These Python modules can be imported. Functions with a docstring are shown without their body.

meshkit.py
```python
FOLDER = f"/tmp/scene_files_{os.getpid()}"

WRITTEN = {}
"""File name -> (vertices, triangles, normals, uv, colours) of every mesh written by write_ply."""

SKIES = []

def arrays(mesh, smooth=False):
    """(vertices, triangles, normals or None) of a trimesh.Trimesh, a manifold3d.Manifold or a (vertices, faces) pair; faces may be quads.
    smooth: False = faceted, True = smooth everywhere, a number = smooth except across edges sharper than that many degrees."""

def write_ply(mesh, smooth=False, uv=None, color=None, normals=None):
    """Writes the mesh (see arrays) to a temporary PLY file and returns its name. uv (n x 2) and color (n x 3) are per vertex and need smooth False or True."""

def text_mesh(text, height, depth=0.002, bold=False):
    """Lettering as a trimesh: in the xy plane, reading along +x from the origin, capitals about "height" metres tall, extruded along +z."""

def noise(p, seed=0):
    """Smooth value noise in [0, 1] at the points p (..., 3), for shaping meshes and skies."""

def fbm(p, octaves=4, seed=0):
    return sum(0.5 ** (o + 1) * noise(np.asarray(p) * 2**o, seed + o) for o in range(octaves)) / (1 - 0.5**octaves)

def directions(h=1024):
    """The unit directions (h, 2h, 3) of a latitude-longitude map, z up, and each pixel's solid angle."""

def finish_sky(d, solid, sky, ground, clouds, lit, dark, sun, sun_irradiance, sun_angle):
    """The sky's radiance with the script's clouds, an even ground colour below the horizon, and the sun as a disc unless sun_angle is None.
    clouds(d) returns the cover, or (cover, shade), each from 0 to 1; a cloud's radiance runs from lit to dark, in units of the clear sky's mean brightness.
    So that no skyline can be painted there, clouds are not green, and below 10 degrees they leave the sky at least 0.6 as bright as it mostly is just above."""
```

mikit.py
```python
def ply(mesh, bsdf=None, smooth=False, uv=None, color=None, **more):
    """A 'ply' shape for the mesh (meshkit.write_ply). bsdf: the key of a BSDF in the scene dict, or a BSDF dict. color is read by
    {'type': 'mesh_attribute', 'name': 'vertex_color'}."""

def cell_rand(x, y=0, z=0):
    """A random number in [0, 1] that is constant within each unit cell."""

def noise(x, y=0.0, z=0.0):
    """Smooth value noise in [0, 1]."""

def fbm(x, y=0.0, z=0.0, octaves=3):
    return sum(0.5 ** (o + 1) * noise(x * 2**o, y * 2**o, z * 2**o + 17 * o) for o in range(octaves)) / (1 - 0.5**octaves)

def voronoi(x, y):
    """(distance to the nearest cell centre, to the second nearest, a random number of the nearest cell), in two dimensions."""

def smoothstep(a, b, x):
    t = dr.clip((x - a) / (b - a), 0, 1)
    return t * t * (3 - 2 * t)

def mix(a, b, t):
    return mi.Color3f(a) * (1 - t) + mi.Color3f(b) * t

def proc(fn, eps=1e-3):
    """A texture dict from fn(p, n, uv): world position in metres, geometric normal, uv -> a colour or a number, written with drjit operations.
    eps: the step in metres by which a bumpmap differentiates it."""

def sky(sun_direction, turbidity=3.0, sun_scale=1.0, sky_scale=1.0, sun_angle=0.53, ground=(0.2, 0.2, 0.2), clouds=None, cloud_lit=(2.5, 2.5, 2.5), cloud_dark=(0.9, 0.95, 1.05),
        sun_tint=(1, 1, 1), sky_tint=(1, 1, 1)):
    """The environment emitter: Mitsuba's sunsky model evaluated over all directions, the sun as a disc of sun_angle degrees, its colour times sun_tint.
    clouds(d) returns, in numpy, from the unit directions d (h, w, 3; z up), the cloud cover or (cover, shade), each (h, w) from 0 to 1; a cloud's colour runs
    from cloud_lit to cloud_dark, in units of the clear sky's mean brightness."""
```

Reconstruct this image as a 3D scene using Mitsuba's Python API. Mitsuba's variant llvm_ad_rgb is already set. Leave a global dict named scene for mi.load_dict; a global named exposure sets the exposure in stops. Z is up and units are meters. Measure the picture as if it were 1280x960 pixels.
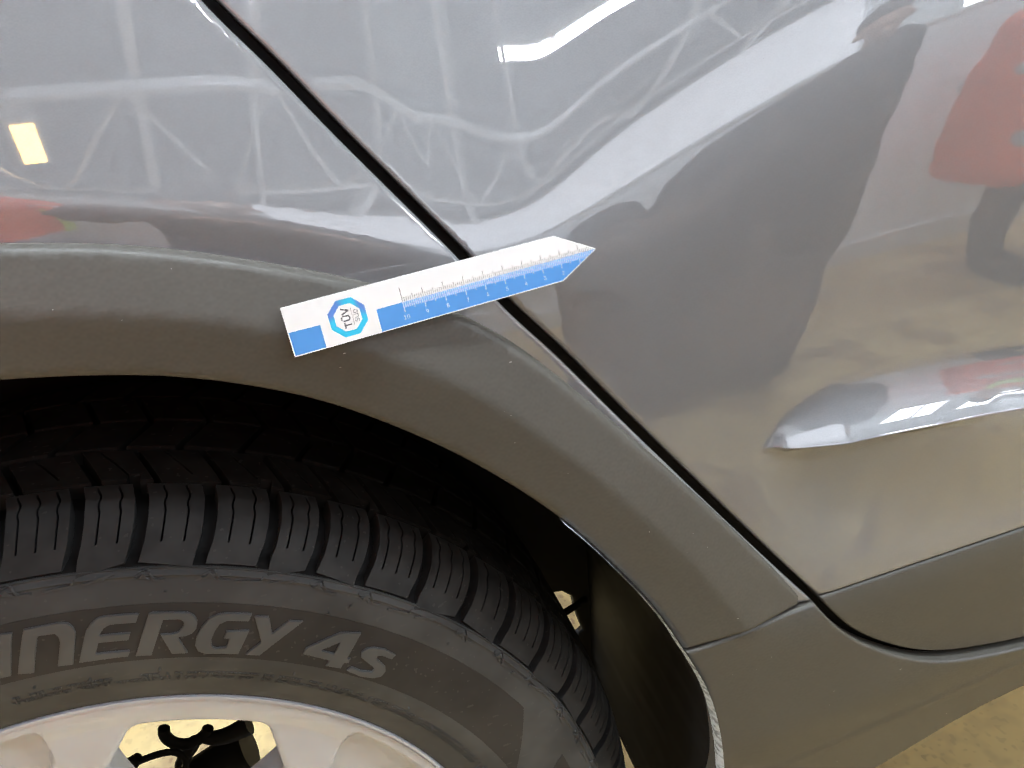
import math, glob
import numpy as np, trimesh, shapely, manifold3d as m3
from shapely.geometry import Polygon, LineString, Point, MultiPolygon, box
from shapely import affinity
from scipy.interpolate import Akima1DInterpolator, PchipInterpolator, CubicSpline
from scipy.spatial import Delaunay, cKDTree
import drjit as dr, mitsuba as mi
import mikit, meshkit

# ---------------------------------------------------------------- camera
T = mi.ScalarTransform4f
scene, labels = {}, {}
CAM = np.array([0.195122, -0.327091, 0.849479])
PITCH, YAW, ROLL = 0.396708, 0.241551, -0.143415
fw = np.array([math.sin(YAW) * math.cos(PITCH), math.cos(YAW) * math.cos(PITCH), -math.sin(PITCH)])
rt = np.array([math.cos(YAW), -math.sin(YAW), 0.0])
up = np.cross(rt, fw)
up = -math.sin(ROLL) * rt + math.cos(ROLL) * up
scene['camera'] = {'type': 'perspective', 'fov': 67.33, 'fov_axis': 'x', 'near_clip': 0.02, 'far_clip': 60.0,
                   'to_world': T().look_at(origin=CAM.tolist(), target=(CAM + fw).tolist(), up=up.tolist())}
# ---------------------------------------------------------------- lamps: tubes in the hall's ceiling, a small warm floodlight
exposure = 1.3
CEIL = 3.0
TUBES = [(-1.1, -.34, 1.3), (.45, -.34, 1.3), (2.75, -2.0, .9), (3.4, -1.05, 1.2), (-.6, 1.9, 1.2), (.9, 1.7, 1.2)]   # x, y, length along x
TUBE_L = 46.0
SPOTS = [(.80, -1.72, .26, .03, (34, 36, 40)), (-.23, -2.50, .055, .11, (6.5, 3.9, 1.1))]               # x, y, half sizes, radiance
GATE_L = .72
PAINT, PAINT_IOR = (.210, .213, .221), 1.98
# ---------------------------------------------------------------- helpers
def number(name):
    if name not in scene and not any(k.startswith(name + '__') for k in scene): return name
    k = 1
    while f'{name}_{k:03d}' in scene or any(q.startswith(f'{name}_{k:03d}__') for q in scene): k += 1
    return f'{name}_{k:03d}'
def put(name, shape, parent=None):
    key = number(f'{parent}__{name}' if parent else name)
    scene[key] = shape
    return key
def lab(key, text=None, cat=None, group=None, kind=None):
    d = labels.setdefault(key, {})
    for k, v in (('label', text), ('category', cat), ('group', group), ('kind', kind)):
        if v: d[k] = v
def nply(v, f, n, bsdf, **more):
    v, f, n = np.asarray(v), np.array(f), np.asarray(n)
    bad = (np.cross(v[f[:, 1]] - v[f[:, 0]], v[f[:, 2]] - v[f[:, 0]]) * n[f].sum(1)).sum(1) < 0
    f[bad] = f[bad][:, ::-1]
    path = meshkit.write_ply((v, f), False, normals=n)
    return {'type': 'ply', 'filename': path, 'face_normals': False, 'bsdf': {'type': 'ref', 'id': bsdf}, **more}
def ring_pts(p, step):
    out = []
    for g in getattr(p, 'geoms', [p]):
        for h, r in enumerate([g.exterior, *g.interiors]):
            q = np.array(shapely.segmentize(r, step).coords)[:-1]
            out.append((q, h > 0))
    return out
def panel(poly, yfun, r=.0022, skirt=.016, step=.005, edge=.003, extra=None):
    """Sheet over a polygon of the x-z plane at depth yfun, its edge rolled in over radius r and returned inwards by skirt. -> vertices, faces, normals"""
    poly = shapely.segmentize(poly, edge)
    bnd = poly.boundary
    pts = [np.concatenate([q for q, _ in ring_pts(poly, edge)])]
    n0 = len(pts[0])
    for d in (.2 * r, .5 * r, r, r * 1.6, r * 2.6):
        q = poly.buffer(-d)
        if q.is_empty: break
        pts.append(np.concatenate([w for w, _ in ring_pts(q, edge)]))
    x0, z0, x1, z1 = poly.bounds
    gx, gz = np.meshgrid(np.arange(x0, x1, step), np.arange(z0, z1, step))
    g = np.stack([gx.ravel(), gz.ravel()], 1)
    core = poly.buffer(-(r * 2.6 + .4 * step))
    shapely.prepare(core)
    pts.append(g[shapely.contains_xy(core, g[:, 0], g[:, 1])])
    if extra is not None:
        near = cKDTree(extra).query(pts[-1])[0]
        pts[-1] = pts[-1][near > .0011]
        pts.append(extra[shapely.contains_xy(core, extra[:, 0], extra[:, 1])])
    p = np.concatenate(pts)
    f = Delaunay(p).simplices
    cen = p[f].mean(1)
    shapely.prepare(poly)
    f = f[shapely.contains_xy(poly, cen[:, 0], cen[:, 1])]
    a, b, c = p[f[:, 0]], p[f[:, 1]], p[f[:, 2]]
    cr = (b[:, 0] - a[:, 0]) * (c[:, 1] - a[:, 1]) - (b[:, 1] - a[:, 1]) * (c[:, 0] - a[:, 0])
    f = f[np.abs(cr) > 1e-11]; cr = cr[np.abs(cr) > 1e-11]
    f[cr < 0] = f[cr < 0][:, ::-1]                       # counter-clockwise seen from -y
    d = shapely.distance(shapely.points(p), bnd)
    d[:n0] = 0
    e = np.clip(r - d, 0, r)
    y = yfun(p[:, 0], p[:, 1]) + r - np.sqrt(np.maximum(r * r - e * e, 0))
    v = np.stack([p[:, 0], y, p[:, 1]], 1)
    n = np.zeros_like(v)
    fn = np.cross(v[f[:, 1]] - v[f[:, 0]], v[f[:, 2]] - v[f[:, 0]])
    for k in range(3): np.add.at(n, f[:, k], fn)
    n /= np.maximum(np.linalg.norm(n, axis=1, keepdims=True), 1e-20)
    h = 4e-4
    inn = d > r
    q = p[inn]
    gx_ = (yfun(q[:, 0] + h, q[:, 1]) - yfun(q[:, 0] - h, q[:, 1])) / (2 * h)
    gz_ = (yfun(q[:, 0], q[:, 1] + h) - yfun(q[:, 0], q[:, 1] - h)) / (2 * h)
    an = np.stack([gx_, -np.ones_like(gx_), gz_], 1)
    n[inn] = an / np.linalg.norm(an, axis=1, keepdims=True)
    V, F, N, at = [v], [f], [n], len(v)
    for ring, hole in ring_pts(poly, edge):
        m = len(ring)
        area = np.sum(ring[:, 0] * np.roll(ring[:, 1], -1) - ring[:, 1] * np.roll(ring[:, 0], -1))
        t = np.roll(ring, -1, 0) - np.roll(ring, 1, 0)
        t /= np.linalg.norm(t, axis=1, keepdims=True)
        out = np.stack([t[:, 1], -t[:, 0]], 1) * (1 if area > 0 else -1) * (-1 if hole else 1)
        yy = yfun(ring[:, 0], ring[:, 1]) + r
        top = np.stack([ring[:, 0], yy, ring[:, 1]], 1)
        bot = top + [0, skirt, 0]
        nn = np.stack([out[:, 0], np.zeros(m), out[:, 1]], 1)
        i, j = np.arange(m), (np.arange(m) + 1) % m
        ff = np.concatenate([np.stack([i, i + m, j + m], 1), np.stack([i, j + m, j], 1)])
        V.append(np.concatenate([top, bot])); N.append(np.concatenate([nn, nn])); F.append(ff + at); at += 2 * m
    return np.concatenate(V), np.concatenate(F), np.concatenate(N)
def cross(poly):
    rings = []
    for g in getattr(poly, 'geoms', [poly]):
        g = shapely.geometry.polygon.orient(g)
        rings += [np.array(r.coords)[:-1] for r in [g.exterior, *g.interiors]]
    return m3.CrossSection(rings, m3.FillRule.EvenOdd)
def relief(poly, h0, h1, fn, refine=.004):
    """Polygon extruded from h0 to h1, cut fine and carried onto a curved surface by fn(u, v, h)."""
    m = cross(poly).extrude(h1 - h0).translate([0, 0, h0]).refine_to_length(refine).to_mesh()
    p = np.asarray(m.vert_properties[:, :3], float)
    return trimesh.Trimesh(fn(p[:, 0], p[:, 1], p[:, 2]), np.asarray(m.tri_verts), process=False)
def fix(m):
    if m.volume < 0: m.invert()
    return m
def tube(pts, rad, n=14, sub=8):
    pts = np.asarray(pts, float)
    t = np.r_[0, np.cumsum(np.linalg.norm(np.diff(pts, axis=0), axis=1))]
    q = CubicSpline(t, pts)(np.linspace(0, t[-1], (len(pts) - 1) * sub + 1)) if len(pts) > 2 else np.linspace(pts[0], pts[-1], 2)
    rr = np.interp(np.linspace(0, 1, len(q)), np.linspace(0, 1, len(np.atleast_1d(rad))), np.atleast_1d(rad))
    d = np.gradient(q, axis=0); d /= np.linalg.norm(d, axis=1, keepdims=True)
    u = np.cross(d[0], [.3, .5, .81]); u /= np.linalg.norm(u)
    rings = []
    for i in range(len(q)):
        u = u - d[i] * (u @ d[i]); u /= np.linalg.norm(u)
        w = np.cross(d[i], u); a = np.arange(n) * 2 * np.pi / n
        rings.append(q[i] + rr[i] * (np.cos(a)[:, None] * u + np.sin(a)[:, None] * w))
    v = np.concatenate(rings + [q[:1], q[-1:]])
    f = []
    for i in range(len(q) - 1):
        for k in range(n):
            a, b = i * n + k, i * n + (k + 1) % n
            f += [[a, b, b + n], [a, b + n, a + n]]
    e = len(q) * n
    f += [[e, (k + 1) % n, k] for k in range(n)] + [[e + 1, e - n + k, e - n + (k + 1) % n] for k in range(n)]
    return fix(trimesh.Trimesh(v, f, process=False))
def rbox(sx, sy, sz, r=.004, at=(0, 0, 0)):
    s = m3.Manifold.sphere(r, 12)
    hs = [s.translate([a * (sx / 2 - r), b * (sy / 2 - r), c * (sz / 2 - r)]) for a in (-1, 1) for b in (-1, 1) for c in (-1, 1)]
    return m3.Manifold.batch_hull(hs).translate(list(at))
def tm(m):
    q = m.to_mesh()
    return trimesh.Trimesh(np.asarray(q.vert_properties[:, :3], float), np.asarray(q.tri_verts), process=False)
# ---------------------------------------------------------------- materials
P = mikit.proc
sm, mixc, fbm_, noi = mikit.smoothstep, mikit.mix, mikit.fbm, mikit.noise
def rgb(*c): return {'type': 'rgb', 'value': list(c)}
def prin(col, rough=.5, spec=.5, **k): return {'type': 'twosided', 'b': {'type': 'principled', 'base_color': col, 'roughness': rough, 'specular': spec, **k}}
def bump(fn, b, eps=3e-4): return {'type': 'twosided', 'b': {'type': 'bumpmap', 'arbitrary': P(fn, eps), 'scale': 1.0, 'b': b}}
# grey car paint under a clear gloss coat with a faint orange-peel
def flake(p, n, uv): return mi.Color3f(*PAINT) * (.94 + .12 * noi(p.x * 1600, p.y * 1600, p.z * 1600)) * (.985 + .03 * fbm_(p.x * 5, p.y * 5, p.z * 5, 2))
def peel(p, n, uv): return 0.35e-6 * noi(p.x * 420, p.y * 420, p.z * 420)
scene['paint'] = bump(peel, {'type': 'blendbsdf', 'weight': .05,
    'a': {'type': 'plastic', 'int_ior': PAINT_IOR, 'diffuse_reflectance': P(flake), 'nonlinear': False},
    'b': {'type': 'roughconductor', 'alpha': .18, 'distribution': 'ggx', 'eta': rgb(1.4, 1.3, 1.2), 'k': rgb(5, 5, 5)}})
def grain(p, n, uv): return 0.8e-4 * noi(p.x * 1000, p.y * 1000, p.z * 1000)
def trim_col(p, n, uv):
    d = fbm_(p.x * 25, p.y * 25, p.z * 25, 3)
    sp = sm(.980, .988, noi(p.x * 360, p.y * 330, p.z * 330))
    return mixc(mixc((.066, .061, .051), (.084, .078, .066), .35 * d + .65 * noi(p.x * 800, p.y * 800, p.z * 800)), (.32, .31, .29), sp)
scene['trim'] = bump(grain, {'type': 'principled', 'base_color': P(trim_col), 'roughness': .5, 'specular': .55})
def lip_col(p, n, uv):
    return mixc((.26, .275, .285), (.66, .69, .71), sm(.30, .58, fbm_(p.x * 160, p.y * 300, p.z * 420, 3)))
scene['scuffed_glare'] = bump(lambda p, n, uv: 4e-4 * fbm_(p.x * 400, p.y * 500, p.z * 500, 2), {'type': 'principled', 'base_color': P(lip_col), 'roughness': .3, 'specular': .6})  # pale from scuffs plus a glancing reflection put into the colour
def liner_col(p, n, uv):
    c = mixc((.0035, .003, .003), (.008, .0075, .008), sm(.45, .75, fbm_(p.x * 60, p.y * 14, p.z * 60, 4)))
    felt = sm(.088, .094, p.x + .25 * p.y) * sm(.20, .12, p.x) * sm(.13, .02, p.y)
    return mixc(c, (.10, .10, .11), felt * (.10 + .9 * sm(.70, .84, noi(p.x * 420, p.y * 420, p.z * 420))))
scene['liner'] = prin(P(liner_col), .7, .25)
scene['black'] = prin(rgb(.009, .0085, .0085), .6, .3)
def rubber(dark, dusty, f=30.):
    def fn(p, n, uv):
        a = fbm_(p.x * f, p.y * f, p.z * f, 4)
        sp = sm(.86, .90, noi(p.x * 420, p.y * 420, p.z * 420))
        return mixc(mixc(dark, dusty, sm(.3, .75, a)), (.11, .108, .10), sp * .3)
    return fn
scene['rubber'] = bump(lambda p, n, uv: 1.5e-4 * fbm_(p.x * 500, p.y * 500, p.z * 500, 2), {'type': 'principled', 'base_color': P(rubber((.058, .060, .060), (.088, .091, .090))), 'roughness': .62, 'specular': .35})
scene['rubber_tread'] = bump(lambda p, n, uv: 2e-4 * fbm_(p.x * 420, p.y * 420, p.z * 420, 2), {'type': 'principled', 'base_color': P(rubber((.031, .032, .032), (.050, .051, .050), 60.)), 'roughness': .68, 'specular': .3})
scene['rubber_letter'] = prin(P(rubber((.086, .091, .094), (.106, .112, .116))), .5, .5)
scene['rubber_groove_shade'] = prin(rgb(.016, .0155, .015), .7, .25)  # same rubber, darkened to paint the shade down in the grooves
scene['rubber_centre_shade'] = prin(P(rubber((.022, .021, .020), (.034, .033, .030), 60.)), .7, .25)  # tread rubber darkened again: arch shadow over the inner rows, as colour
scene['rubber_dark'] = prin(P(rubber((.032, .031, .031), (.046, .044, .043))), .6, .35)
scene['alloy'] = {'type': 'twosided', 'b': {'type': 'principled', 'base_color': P(lambda p, n, uv: mixc((.66, .70, .78), (.73, .775, .85), fbm_(p.x * 40, p.y * 40, p.z * 40, 3))), 'roughness': .32, 'metallic': .15, 'specular': .6, 'clearcoat': .6, 'clearcoat_gloss': .9}}
scene['steel'] = prin(rgb(.30, .27, .24), .45, .5, metallic=.7)
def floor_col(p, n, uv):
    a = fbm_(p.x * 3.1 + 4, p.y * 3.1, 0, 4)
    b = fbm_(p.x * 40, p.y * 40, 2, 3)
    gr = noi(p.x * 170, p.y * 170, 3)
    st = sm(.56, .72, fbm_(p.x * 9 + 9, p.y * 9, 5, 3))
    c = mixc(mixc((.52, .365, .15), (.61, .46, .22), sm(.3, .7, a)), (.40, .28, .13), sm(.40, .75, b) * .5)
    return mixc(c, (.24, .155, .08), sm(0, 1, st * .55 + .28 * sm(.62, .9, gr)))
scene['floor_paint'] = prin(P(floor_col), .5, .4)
scene['wall_paint'] = prin(P(lambda p, n, uv: mixc((.66, .68, .70), (.74, .75, .76), fbm_(p.x * 2, p.y * 2, p.z * 2, 3))), .6, .3)
scene['ceiling_sheet'] = prin(P(lambda p, n, uv: mixc((.11, .118, .12), (.17, .178, .18), sm(.35, .65, noi(p.x * 1.3, p.y * 16, 1)))), .6, .3)
scene['beam_white'] = prin(rgb(.80, .81, .82), .45, .4)
scene['gate_white'] = prin(rgb(.84, .86, .90), .45, .4)
scene['lamp_metal'] = prin(rgb(.7, .7, .7), .4, .5)
scene['dark_cloth'] = prin(P(lambda p, n, uv: mixc((.018, .019, .026), (.15, .11, .095), sm(.40, .72, fbm_(p.x * 7, p.y * 7, p.z * 4, 3)))), .85, .1)
scene['beam_orange'] = prin(rgb(.85, .17, .05), .5, .4)
scene['orange_cloth'] = prin(rgb(.92, .15, .05), .8, .1)
scene['lime_tape'] = prin(rgb(.55, .80, .06), .6, .2)
scene['silver_tape'] = prin(rgb(.50, .50, .52), .4, .5)
scene['skin'] = prin(rgb(.52, .31, .22), .55, .3)
scene['hair'] = prin(rgb(.05, .035, .025), .6, .3)
scene['card_white'] = prin(rgb(.88, .88, .87), .28, .5)
scene['print_blue'] = prin(rgb(.10, .32, .72), .32, .5)
scene['print_cyan'] = prin(P(lambda p, n, uv: mixc((.13, .26, .66), (.05, .55, .80), sm(.35, .6, noi(p.x * 110, p.y * 60, p.z * 110)))), .32, .5)
scene['print_grey'] = prin(rgb(.09, .09, .10), .4, .4)
scene['print_tick'] = prin(rgb(.30, .28, .27), .4, .4)
scene['print_white'] = prin(rgb(.70, .77, .86), .32, .5)
# ---------------------------------------------------------------- the setting
def slab(name, lo, hi, mat, text=None):
    m = trimesh.creation.box(np.array(hi) - np.array(lo)); m.apply_translation((np.array(hi) + np.array(lo)) / 2)
    k = put(name, mikit.ply(m, mat)); lab(k, text, kind='structure'); return k
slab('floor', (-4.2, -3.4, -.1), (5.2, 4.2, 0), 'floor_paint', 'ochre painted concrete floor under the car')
slab('ceiling', (-4.2, -3.4, CEIL), (5.2, 4.2, CEIL + .1), 'ceiling_sheet', 'grey sheet ceiling of the hall seen mirrored in the paint')
for lo, hi, t in (((-4.2, -3.5, 0), (5.2, -3.4, CEIL), 'pale wall facing the car, seen mirrored in the door'), ((-4.3, -3.4, 0), (-4.2, 4.2, CEIL), 'pale wall behind the rear of the car'),
                  ((5.2, -3.4, 0), (5.3, 4.2, CEIL), 'pale wall ahead of the car'), ((-4.2, 4.2, 0), (5.2, 4.3, CEIL), 'pale wall on the far side of the car')):
    slab('wall', lo, hi, 'wall_paint', t)
# BODY-FUNCS
tan = lambda d: np.tan(np.radians(d))
_zx = np.array([-.6, -.3, -.15, 0, .09, .125, .165, .19, .221, .258, .285, .312, .358, .405, .46, .6, .8, 1.2])
_zz = np.array([.74, .80, .828, .836, .826, .818, .807, .799, .786, .771, .767, .772, .790, .813, .838, .878, .905, .92])
Z0 = Akima1DInterpolator(_zx, _zz)
W0 = PchipInterpolator([-.6, .15, .2, .26, .30, .36, .45, 1.2], [.0032, .0032, .0045, .008, .018, .045, .055, .06])
ZB = PchipInterpolator([.40, .4219, .4394, .4639, .4887, .5154, .5676, .5921, .8, 1.2], [.6278, .6276, .6258, .6235, .6221, .6202, .6159, .6132, .598, .585])      # lower lip of the door's swage
ZT = PchipInterpolator([.40, .4225, .4304, .4382, .4538, .4696, .5132, .5533, .6017, .8, 1.2], [.632, .6335, .6426, .6481, .655, .660, .6593, .6568, .6512, .640, .630])
def sstep(a, b, x):
    t = np.clip((x - a) / (b - a), 0, 1)
    return t * t * (3 - 2 * t)
def body_y(x, z):
    """Depth (y, metres into the car) of the painted side at x (forward) and z (up): a shoulder that leans in above a line rising either side of the shut line."""
    x, z = np.asarray(x, float), np.asarray(z, float)
    t, w = z - Z0(np.clip(x, -.6, 1.2)), W0(np.clip(x, -.6, 1.2))
    soft = (t + w * np.logaddexp(t / w, -t / w)) / 2
    y = .012 + tan(20.5 + 5.0 * sstep(.235, .33, x)) * soft
    y = y - .009 * sstep(.62, .51, z) * sstep(.39, .47, x)           # the foot of the door comes out to the trim
    xx = np.clip(x, .40, 1.2)
    zb, zt = ZB(xx), ZT(xx)
    A = .36 * (zt - zb) * sstep(.417, .432, x)                       # swage: comes out below ZT to a crisp lip at ZB
    u = np.clip((zt - z) / (zt - zb), 0, 1)
    Al = A * sstep(.43, .58, x)
    return y - np.where(z > zb, A * u ** 2, Al * (1 - sstep(0, .085, zb - z)) + (A - Al) * (1 - sstep(0, .0045, zb - z)))
def inner_dist(x, z): return shapely.distance(shapely.points(np.ravel(x), np.ravel(z)), FIN).reshape(np.shape(x))
def outer_dist(x, z): return shapely.distance(shapely.points(np.ravel(x), np.ravel(z)), FOUT).reshape(np.shape(x))
def flare_y(x, z):
    a, b = inner_dist(x, z), outer_dist(x, z)
    s = a / (a + b + 1e-9)
    k = s - .52
    sp = lambda q, w: (q + w * np.logaddexp(q / w, -q / w)) / 2
    return -.0035 + .0185 * sp(k, .03) + .0055 * sp(-k, .03)
def sill_y(x, z):
    z = np.asarray(z, float)
    y = -.002 + .06 * np.clip(.515 - z, 0, 9)
    y = y + .0042 * np.exp(-np.clip(.5127 - z, 0, 9) / .012) * sstep(.39, .44, np.asarray(x, float))
    k = z - .405
    zc = .372 + .10 * (np.asarray(x, float) - .55)
    y = y - .0016 * np.exp(-((z - zc) / .006) ** 2)
    return y + .24 * (-k + .012 * np.logaddexp(k / .012, -k / .012)) / 2 
def trim_y(x, z):
    d = .515 - np.asarray(z, float)
    return -.0015 + .12 * d + .0045 * np.exp(-np.maximum(d, -.01) / .013) + 0 * x
# END BODY-FUNCS
HOSE_A = [(0.0077, 0.2, 0.407), (0.0081, 0.2, 0.3938), (0.0172, 0.2, 0.3856), (0.0313, 0.2, 0.3874), (0.0374, 0.2, 0.3938)]
HOSE_B = [(0.0326, 0.2, 0.3868), (0.0414, 0.2, 0.3818), (0.0516, 0.2, 0.3813), (0.0672, 0.2, 0.3846)]
HOSE_C = [(-0.0214, 0.19, 0.3908), (-0.0099, 0.19, 0.3925), (0.0026, 0.19, 0.3927), (0.0115, 0.19, 0.3899), (0.016, 0.19, 0.3834), (0.0142, 0.19, 0.372)]
HOSE_D = [(0.0238, 0.205, 0.3826), (0.0169, 0.205, 0.3733), (0.0086, 0.205, 0.3646), (0.008, 0.205, 0.3522)]
HOSE_E = [(0.0029, 0.22, 0.3337), (0.0269, 0.22, 0.3377), (0.0564, 0.22, 0.3438)]
HOSE_F = [(-0.013, 0.19, 0.3959), (-0.0214, 0.19, 0.3908), (-0.0295, 0.19, 0.3866)]
# ---------------------------------------------------------------- the car
ZC = .338                                                          # wheel centre height
fout = np.array([(.0897, .8102), (.1157, .8051), (.1426, .7979), (.1706, .7881), (.2002, .7763), (.2157, .7695), (.2512, .7494), (.2784, .7277), (.2997, .7048), (.3225, .6776), (.3559, .6362), (.3935, .5867), (.4412, .52)])
fin = np.array([(.0726, .7603), (.0999, .7552), (.1282, .7481), (.1573, .7371), (.1876, .7216), (.2193, .6991), (.2394, .6824), (.2676, .6545), (.2902, .6284), (.31, .6008), (.3267, .5747), (.3399, .5521), (.3583, .512), (.368, .488), (.3777, .4442), (.3801, .4078), (.3795, .35), (.376, .28), (.370, .21)])
def mirror(c, top, ztop):
    l = c[::-1] * [-1, 1] + [2 * top, 0]
    c = np.concatenate([l, [[top, ztop]], c])
    t = np.r_[0, np.cumsum(np.hypot(*np.diff(c, axis=0).T))]
    return CubicSpline(t, c)(np.linspace(0, t[-1], 400))
FIN_C, FOUT_C = mirror(fin, -.005, .7665), mirror(fout, -.005, .8205)
FIN, FOUT = LineString(FIN_C), LineString(FOUT_C)
gap = np.array([(0.0600, 1.0700), (0.1120, 0.9900), (0.1500, 0.9355), (0.1819, 0.8904), (0.1834, 0.8878), (0.2020, 0.8616), (0.2218, 0.8321), (0.2429, 0.8020), (0.2624, 0.7742), (0.2840, 0.7414), (0.3052, 0.7138), (0.3281, 0.6816), (0.3621, 0.6348), (0.4008, 0.5822), (0.4410, 0.5285), (0.4507, 0.5159)])
gaplow = np.array([(.4507, .5159), (.4561, .5071), (.4763, .4809), (.5039, .4563), (.5398, .4325), (.5619, .4224), (.5998, .4114), (.6405, .4030), (.70, .3965), (.80, .392), (1.2, .388)])
GW = .0026
def side(line, s): return np.asarray(LineString(line).offset_curve(s).coords)
def resamp(c, n=240):
    c = np.asarray(c); t = np.r_[0, np.cumsum(np.hypot(*np.diff(c, axis=0).T))]
    return PchipInterpolator(t, c)(np.linspace(0, t[-1], n))
gap_s = resamp(gap)
full_gap = resamp(np.concatenate([gap, gaplow[1:]]), 500)
gl = LineString(full_gap)
left_side = Polygon(np.concatenate([full_gap, [(1.2, .1), (-.7, .1), (-.7, 1.05), (.06, 1.05)]])).buffer(0)
right_side = Polygon(np.concatenate([full_gap, [(1.2, 1.07)]])).buffer(0)
slot = gl.buffer(GW)
flare_all = Polygon(np.concatenate([FOUT_C, FIN_C[::-1]])).buffer(0)
arch_hole = Polygon(np.concatenate([FIN_C, [(FIN_C[-1][0], -.1), (FIN_C[0][0], -.1)]])).buffer(0)
upper = box(-.7, .5135, 1.2, 1.05)
big_arch = Polygon(np.concatenate([FOUT_C, [(.46, .0), (-.46, .0)]])).buffer(-.013)
quarter = left_side.intersection(upper).difference(slot).difference(big_arch).difference(box(-.9, 0, -.55, 2)).intersection(box(-.55, .5135, .7, 1.04))
quarter = max(getattr(quarter, 'geoms', [quarter]), key=lambda g: g.area)
door = right_side.difference(slot).intersection(box(0, .5162, 1.1, 1.04))
door = max(getattr(door, 'geoms', [door]), key=lambda g: g.area)
door_trim = right_side.difference(slot).intersection(box(0, .3, 1.1, .5158))
flare = flare_all.intersection(box(-.7, .5133, .7, 1)).difference(slot.buffer(.0006))
flare = max(getattr(flare, 'geoms', [flare]), key=lambda g: g.area)
sill = left_side.difference(slot).intersection(Polygon([(.2, .5127), (1.1, .5127), (1.1, .340), (.75, .338), (.66, .332), (.63, .326), (.60, .315), (.575, .302), (.50, .265), (.36, .22), (.2, .2)])).difference(arch_hole)
sill = max(getattr(sill, 'geoms', [sill]), key=lambda g: g.area)

CARK = 'car'
lab(CARK, 'grey car with dark plastic wheel arch, its rear wheel and door seen close up', 'car')
put('quarter_panel', nply(*panel(quarter, body_y, .0022, .02, .004), 'paint'), CARK)
lx = np.arange(.415, 1.09, .0012)
lipx = np.concatenate([np.stack([lx, ZB(lx) + o], 1) for o in (-.0011, -.0002, .0002, .0011)])
D = put('rear_door', nply(*panel(door, body_y, .0022, .02, .0028, extra=lipx), 'paint'), CARK)
put('lower_trim', nply(*panel(door_trim, trim_y, .0012, .02, .005), 'trim'), D)
put('wheel_arch_trim', nply(*panel(flare, flare_y, .004, .010, .004, .002), 'trim'), CARK)
put('sill_trim', nply(*panel(sill, sill_y, .002, .010, .004), 'trim'), CARK)
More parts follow.
